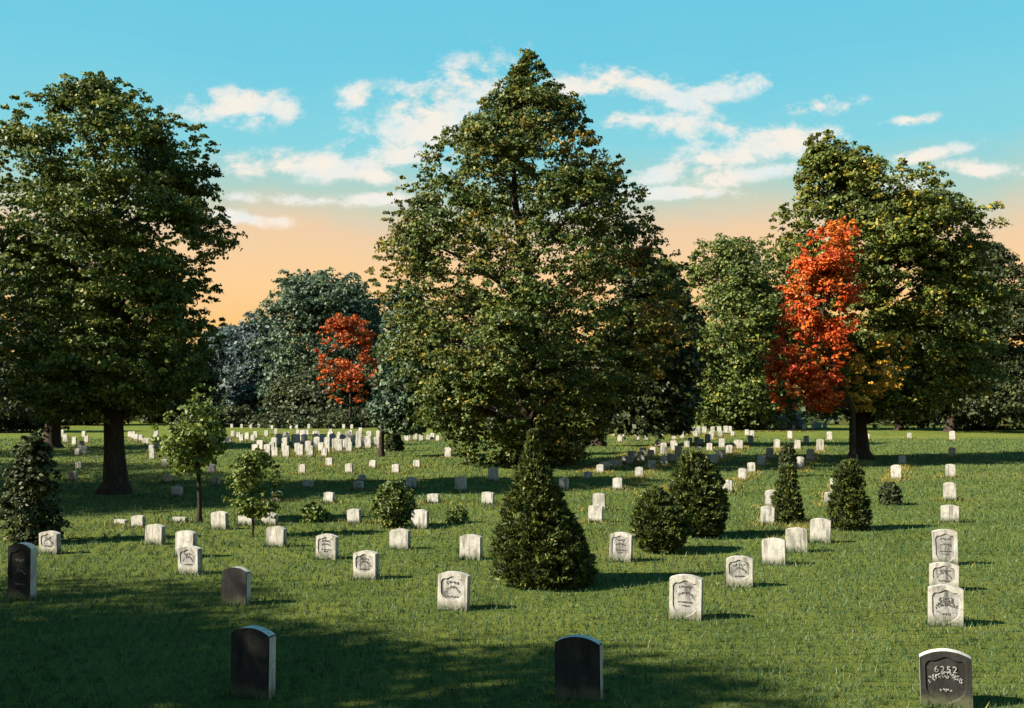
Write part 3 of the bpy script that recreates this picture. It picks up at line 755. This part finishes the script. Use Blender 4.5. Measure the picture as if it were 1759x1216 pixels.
tree('background_tree', 'round green tree beyond the far row between central tree and scarlet maple', 'tree', 1265, 738,
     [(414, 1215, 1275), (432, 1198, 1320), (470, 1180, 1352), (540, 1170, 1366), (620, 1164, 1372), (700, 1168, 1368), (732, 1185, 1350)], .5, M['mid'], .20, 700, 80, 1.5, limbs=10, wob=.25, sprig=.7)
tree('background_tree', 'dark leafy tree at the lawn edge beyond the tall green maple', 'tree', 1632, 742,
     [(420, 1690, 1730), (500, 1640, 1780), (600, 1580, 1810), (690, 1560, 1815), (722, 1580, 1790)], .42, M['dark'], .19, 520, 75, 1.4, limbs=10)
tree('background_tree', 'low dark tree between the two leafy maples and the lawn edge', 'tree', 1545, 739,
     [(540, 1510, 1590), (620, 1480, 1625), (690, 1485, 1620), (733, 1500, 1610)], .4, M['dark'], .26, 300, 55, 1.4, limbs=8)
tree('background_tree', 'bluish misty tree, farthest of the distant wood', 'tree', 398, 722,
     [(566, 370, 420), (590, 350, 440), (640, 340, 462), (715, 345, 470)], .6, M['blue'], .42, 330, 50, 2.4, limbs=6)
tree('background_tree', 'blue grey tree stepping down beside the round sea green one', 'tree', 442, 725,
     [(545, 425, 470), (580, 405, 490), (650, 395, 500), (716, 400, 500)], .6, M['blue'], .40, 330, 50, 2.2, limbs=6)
tree('background_tree', 'big round sea green tree behind the rust red one', 'tree', 545, 729,
     [(472, 505, 590), (492, 476, 640), (540, 452, 685), (600, 444, 705), (670, 450, 695), (718, 470, 660)], .6, M['bluegreen'], .28, 700, 75, 2.0, limbs=8)
tree('background_tree', 'rust red tree before the round sea green tree', 'tree', 602, 736,
     [(546, 570, 615), (570, 552, 648), (620, 546, 666), (655, 552, 650), (694, 575, 622)], .2, M['rust'], .17, 200, 65, .85, limbs=8, thin=.95, wob=.5, sprig=1.0)
tree('background_shrub', 'long low dark shrub mass added as shade behind the farthest headstones', 'shrub', 560, 733,
     [(704, 520, 700), (714, 450, 740), (724, 430, 760), (732, 430, 760)], .1, M['dark'], .20, 420, 60, 1.0, limbs=4, part='foliage', wob=.3)  # added to stand in for the dark shade under the trees
tree('background_shrub', 'low dark shrub mass added as shade at the foot of the bluish trees', 'shrub', 385, 733,
     [(702, 350, 420), (714, 320, 445), (724, 310, 450), (732, 315, 450)], .1, M['dark'], .20, 260, 60, .9, limbs=4, part='foliage', wob=.3)  # added likewise, darkens the strip below the bluish trees
tree('background_tree', 'low dark bushy tree closing the gap behind the rust red tree', 'tree', 590, 731,
     [(625, 520, 660), (660, 480, 720), (700, 470, 745), (728, 480, 740)], .4, M['dark'], .26, 380, 60, 1.7, limbs=6)
tree('background_tree', 'slender dark green tree with thin bare stem beside the small cone shrub', 'tree', 655, 784,
     [(498, 672, 730), (550, 662, 748), (630, 656, 755), (700, 636, 745), (735, 650, 720)], .14, M['bluegreen'], .12, 380, 75, .7, limbs=10)
tree('background_tree', 'dark tree seen past the shaded flank of the large oak', 'tree', 292, 727,
     [(540, 250, 335), (620, 225, 362), (690, 225, 362), (722, 235, 355)], .5, M['dark'], .38, 320, 50, 2.0, limbs=6)
tree('background_tree', 'dim tree far behind the two old trunks', 'tree', 120, 730,
     [(600, 60, 200), (660, 40, 230), (722, 50, 225)], .5, M['dark'], .36, 300, 50, 1.9, limbs=6)
tree('background_tree', 'dark bushy tree just behind the central trunk', 'tree', 860, 737,
     [(560, 760, 960), (640, 735, 990), (700, 735, 1000), (733, 760, 980)], .5, M['dark'], .28, 420, 50, 1.7, limbs=6)
# stands beside the viewer; its shade covers the near strip of lawn
def side_tree(x, y, h, r, label, n=420):
    d = y; root = empty('shade_tree', (x, y, 0), label, 'tree')
    z = rng.uniform(.32, 1, n)*h; rad = r*np.sqrt(np.clip(1 - ((z/h - .62)/.42)**2, .02, 1))
    th = rng.uniform(0, 6.283, n); f = np.sqrt(rng.uniform(.1, 1, n))
    C = np.stack([rad*f*np.cos(th), rad*f*np.sin(th), z], 1)
    Q = (C[:, None, :] + rng.normal(0, .38, (n, 45, 3))*np.array([1, 1, .6])).reshape(-1, 3)
    link('crown', leaves('crown', Q, unit(Q - np.array([0, 0, h*.5])), .12, M['oak']), parent=root)
    link('trunk', tube_mesh('trunk', [[((0, 0, -.05), .32), ((.05, 0, h*.3), .24), ((0, .1, h*.6), .15), ((0, 0, h*.92), .04)]] +
         [[((0, 0, h*.35), .12), (tuple(C[k]*np.array([.5, .5, .8])), .07), (tuple(C[k]), .02)] for k in range(12)], M['bark']), parent=root)
side_tree(-14.6, 5.6, 9.0, 2.4, 'broad leafy tree outside the view, shading the near edge of the lawn', 330)
side_tree(-11.6, 4.4, 9.2, 2.2, 'loose leafy tree outside the view, nearest to the viewer', 230)
side_tree(-19.0, 7.2, 11.0, 2.6, 'thin leafy tree outside the view, behind the other two by the near edge', 240)
for (x, y, h, r, lab) in [
        (-22.5, 20.8, 11.5, 3.6, 'spreading leafy tree outside the view, nearest of the grove shading the oak'),
        (-22.5, 24.3, 12.5, 4.2, 'broad leafy tree outside the view, second of the grove shading the oak'),
        (-27.0, 28.0, 12.5, 4.6, 'dense leafy tree outside the view, level with the oak trunk'),
        (-33.0, 34.0, 13.0, 5.0, 'high leafy tree outside the view, behind the oak and its grove'),
        (-40.0, 46.0, 14.0, 5.4, 'farthest leafy tree outside the view, shading the rear trunk')]:
    side_tree(x, y, h, r, lab)

# ------------------------------------------------------------------ far wood
def far_wood():
    Q, O = [], []
    for _ in range(2300):
        x = random.uniform(-230, 230); y = random.uniform(168, 230) - max(0, min(45, (x - 5)*1.2))
        top = (11 if x < 0 else 8) + 3.5*math.sin(x*.05 + 1) + 2.5*math.sin(x*.13)
        z = random.uniform(.2, max(3, top))
        p = np.array([x, y, z]) + rng.normal(0, 1.8, (30, 3))*np.array([1, 1, .7])
        Q.append(p); O.append(np.tile([0, -.6, .4], (30, 1)))
    Q = np.concatenate(Q); O = np.concatenate(O); k = Q[:, 2] > .1
    tag(link('far_wood', leaves('far_wood', Q[k], O[k], .75, M['dark'])), 'dark far off wood closing the view behind the lawn', 'wood', kind='stuff')
far_wood()

# ------------------------------------------------------------------ shrubs and young trees
SH = 'shrub'
tree('conical_evergreen', 'big dense conical evergreen in front of the central tree', SH, 932, 1003,
     [(748, 911, 918), (790, 902, 929), (830, 889, 945), (880, 874, 966), (920, 866, 986), (960, 862, 1006), (990, 868, 1010), (1004, 885, 995)],
     .06, M['conifer'], .048, 950, 62, .13, spray=True, thin=.5, flat=.7, inner=.3, part='foliage', limbs=6, wob=.3, sprig=1.2)
tree('evergreen_bush', 'tall oval dark bush beside the lower pointed one', SH, 1197, 922,
     [(780, 1180, 1200), (800, 1168, 1218), (835, 1158, 1236), (880, 1158, 1242), (910, 1168, 1235), (922, 1185, 1220)], .05, M['conifer'], .052, 480, 58, .15, spray=True, thin=.42, wob=.3, sprig=.9, inner=.4, part='foliage', limbs=4)
tree('evergreen_bush', 'low dark bush with ragged pointed top touching the tall oval one', SH, 1132, 948,
     [(842, 1118, 1130), (860, 1105, 1150), (885, 1094, 1172), (915, 1092, 1178), (940, 1104, 1165), (949, 1115, 1150)], .05, M['conifer'], .052, 360, 58, .14, spray=True, thin=.42, sprig=.9, inner=.4, part='foliage', limbs=4, wob=.2)
tree('slim_conifer', 'slim dark conifer in front of two overlapping headstones', SH, 1353, 896,
     [(802, 1346, 1360), (830, 1338, 1366), (865, 1331, 1373), (888, 1329, 1375), (896, 1335, 1370)], .03, M['conifer'], .048, 260, 55, .12, spray=True, wob=.3, sprig=.9, inner=.4, part='foliage', limbs=3)
tree('slim_conifer', 'narrow dark evergreen with rounded tip rising behind the slim conifer', SH, 1353, 818,
     [(764, 1348, 1358), (780, 1343, 1364), (800, 1341, 1365), (817, 1342, 1364)], .04, M['dark'], .06, 150, 50, .18, inner=.4, part='foliage', limbs=3)
tree('ragged_conifer', 'ragged cone shaped conifer casting a long shadow across the grass', SH, 1459, 909,
     [(792, 1452, 1466), (815, 1438, 1478), (840, 1436, 1478), (870, 1430, 1486), (895, 1424, 1488), (909, 1435, 1480)], .04, M['conifer'], .052, 290, 55, .14, spray=True, thin=.5, sprig=1.0, inner=.4, part='foliage', limbs=4, wob=.24)
tree('round_shrub', 'small clipped round dark shrub alone on the sunny lawn', SH, 1529, 867,
     [(830, 1524, 1534), (838, 1516, 1541), (852, 1511, 1546), (866, 1514, 1543)], .03, M['dark'], .04, 160, 50, .12, inner=.4, part='foliage', limbs=2)
tree('leafy_bush', 'low leafy bush with bright leaf tips beside narrow white headstone', SH, 674, 905,
     [(830, 664, 684), (850, 648, 708), (875, 642, 712), (898, 648, 700), (905, 655, 690)], .03, M['mid'], .045, 190, 45, .17, inner=.4, part='foliage', limbs=4, wob=.3)
tree('weed_clump', 'low clump of leafy weeds in the shade before the yellow sided headstone', SH, 543, 896,
     [(864, 535, 550), (878, 522, 560), (895, 518, 565)], .015, M['young'], .045, 50, 30, .14, part='foliage', limbs=3, wob=.3)
tree('weed_clump', 'dark low weed clump on the lawn beside the plain white headstone', SH, 786, 898,
     [(870, 778, 792), (884, 768, 802), (897, 772, 800)], .015, M['mid'], .04, 40, 30, .12, part='foliage', limbs=3, wob=.3)
tree('cone_shrub', 'small far dark cone shrub beside the thin bare stem', SH, 676, 775,
     [(738, 671, 681), (755, 664, 688), (774, 662, 690)], .05, M['dark'], .09, 130, 45, .28, inner=.4, part='foliage', limbs=2)
tree('mound_bush', 'pale grey green mound shaped bush behind the far row of headstones', SH, 1357, 736,
     [(713, 1345, 1370), (722, 1336, 1380), (735, 1334, 1384)], .05, M['pale'], .13, 120, 45, .5, inner=.4, part='foliage', limbs=2)
tree('leafy_bush', 'loose dark bush at the lawn edge behind the white carved headstone', SH, 62, 932,
     [(745, 45, 72), (790, 28, 88), (850, 14, 98), (900, 10, 102), (930, 20, 96)], .05, M['dark'], .05, 150, 42, .19, inner=.25, thin=.45, sprig=1.0, wob=.3, part='foliage', limbs=5)
tree('young_tree', 'taller young tree with bright sparse leaves and thin stem', 'tree', 342, 897,
     [(660, 344, 358), (690, 322, 376), (715, 290, 382), (745, 268, 386), (780, 275, 380), (805, 305, 372)], .055, M['young'], .055, 150, 36, .24, thin=.1, limbs=18, wob=.3)
tree('young_tree', 'short young tree with spreading leaves and leaning twin stems', 'tree', 434, 922,
     [(775, 425, 450), (800, 395, 472), (835, 382, 480), (865, 392, 478), (885, 410, 455)], .022, M['young'], .042, 110, 34, .17, thin=.1, limbs=16, wob=.3)
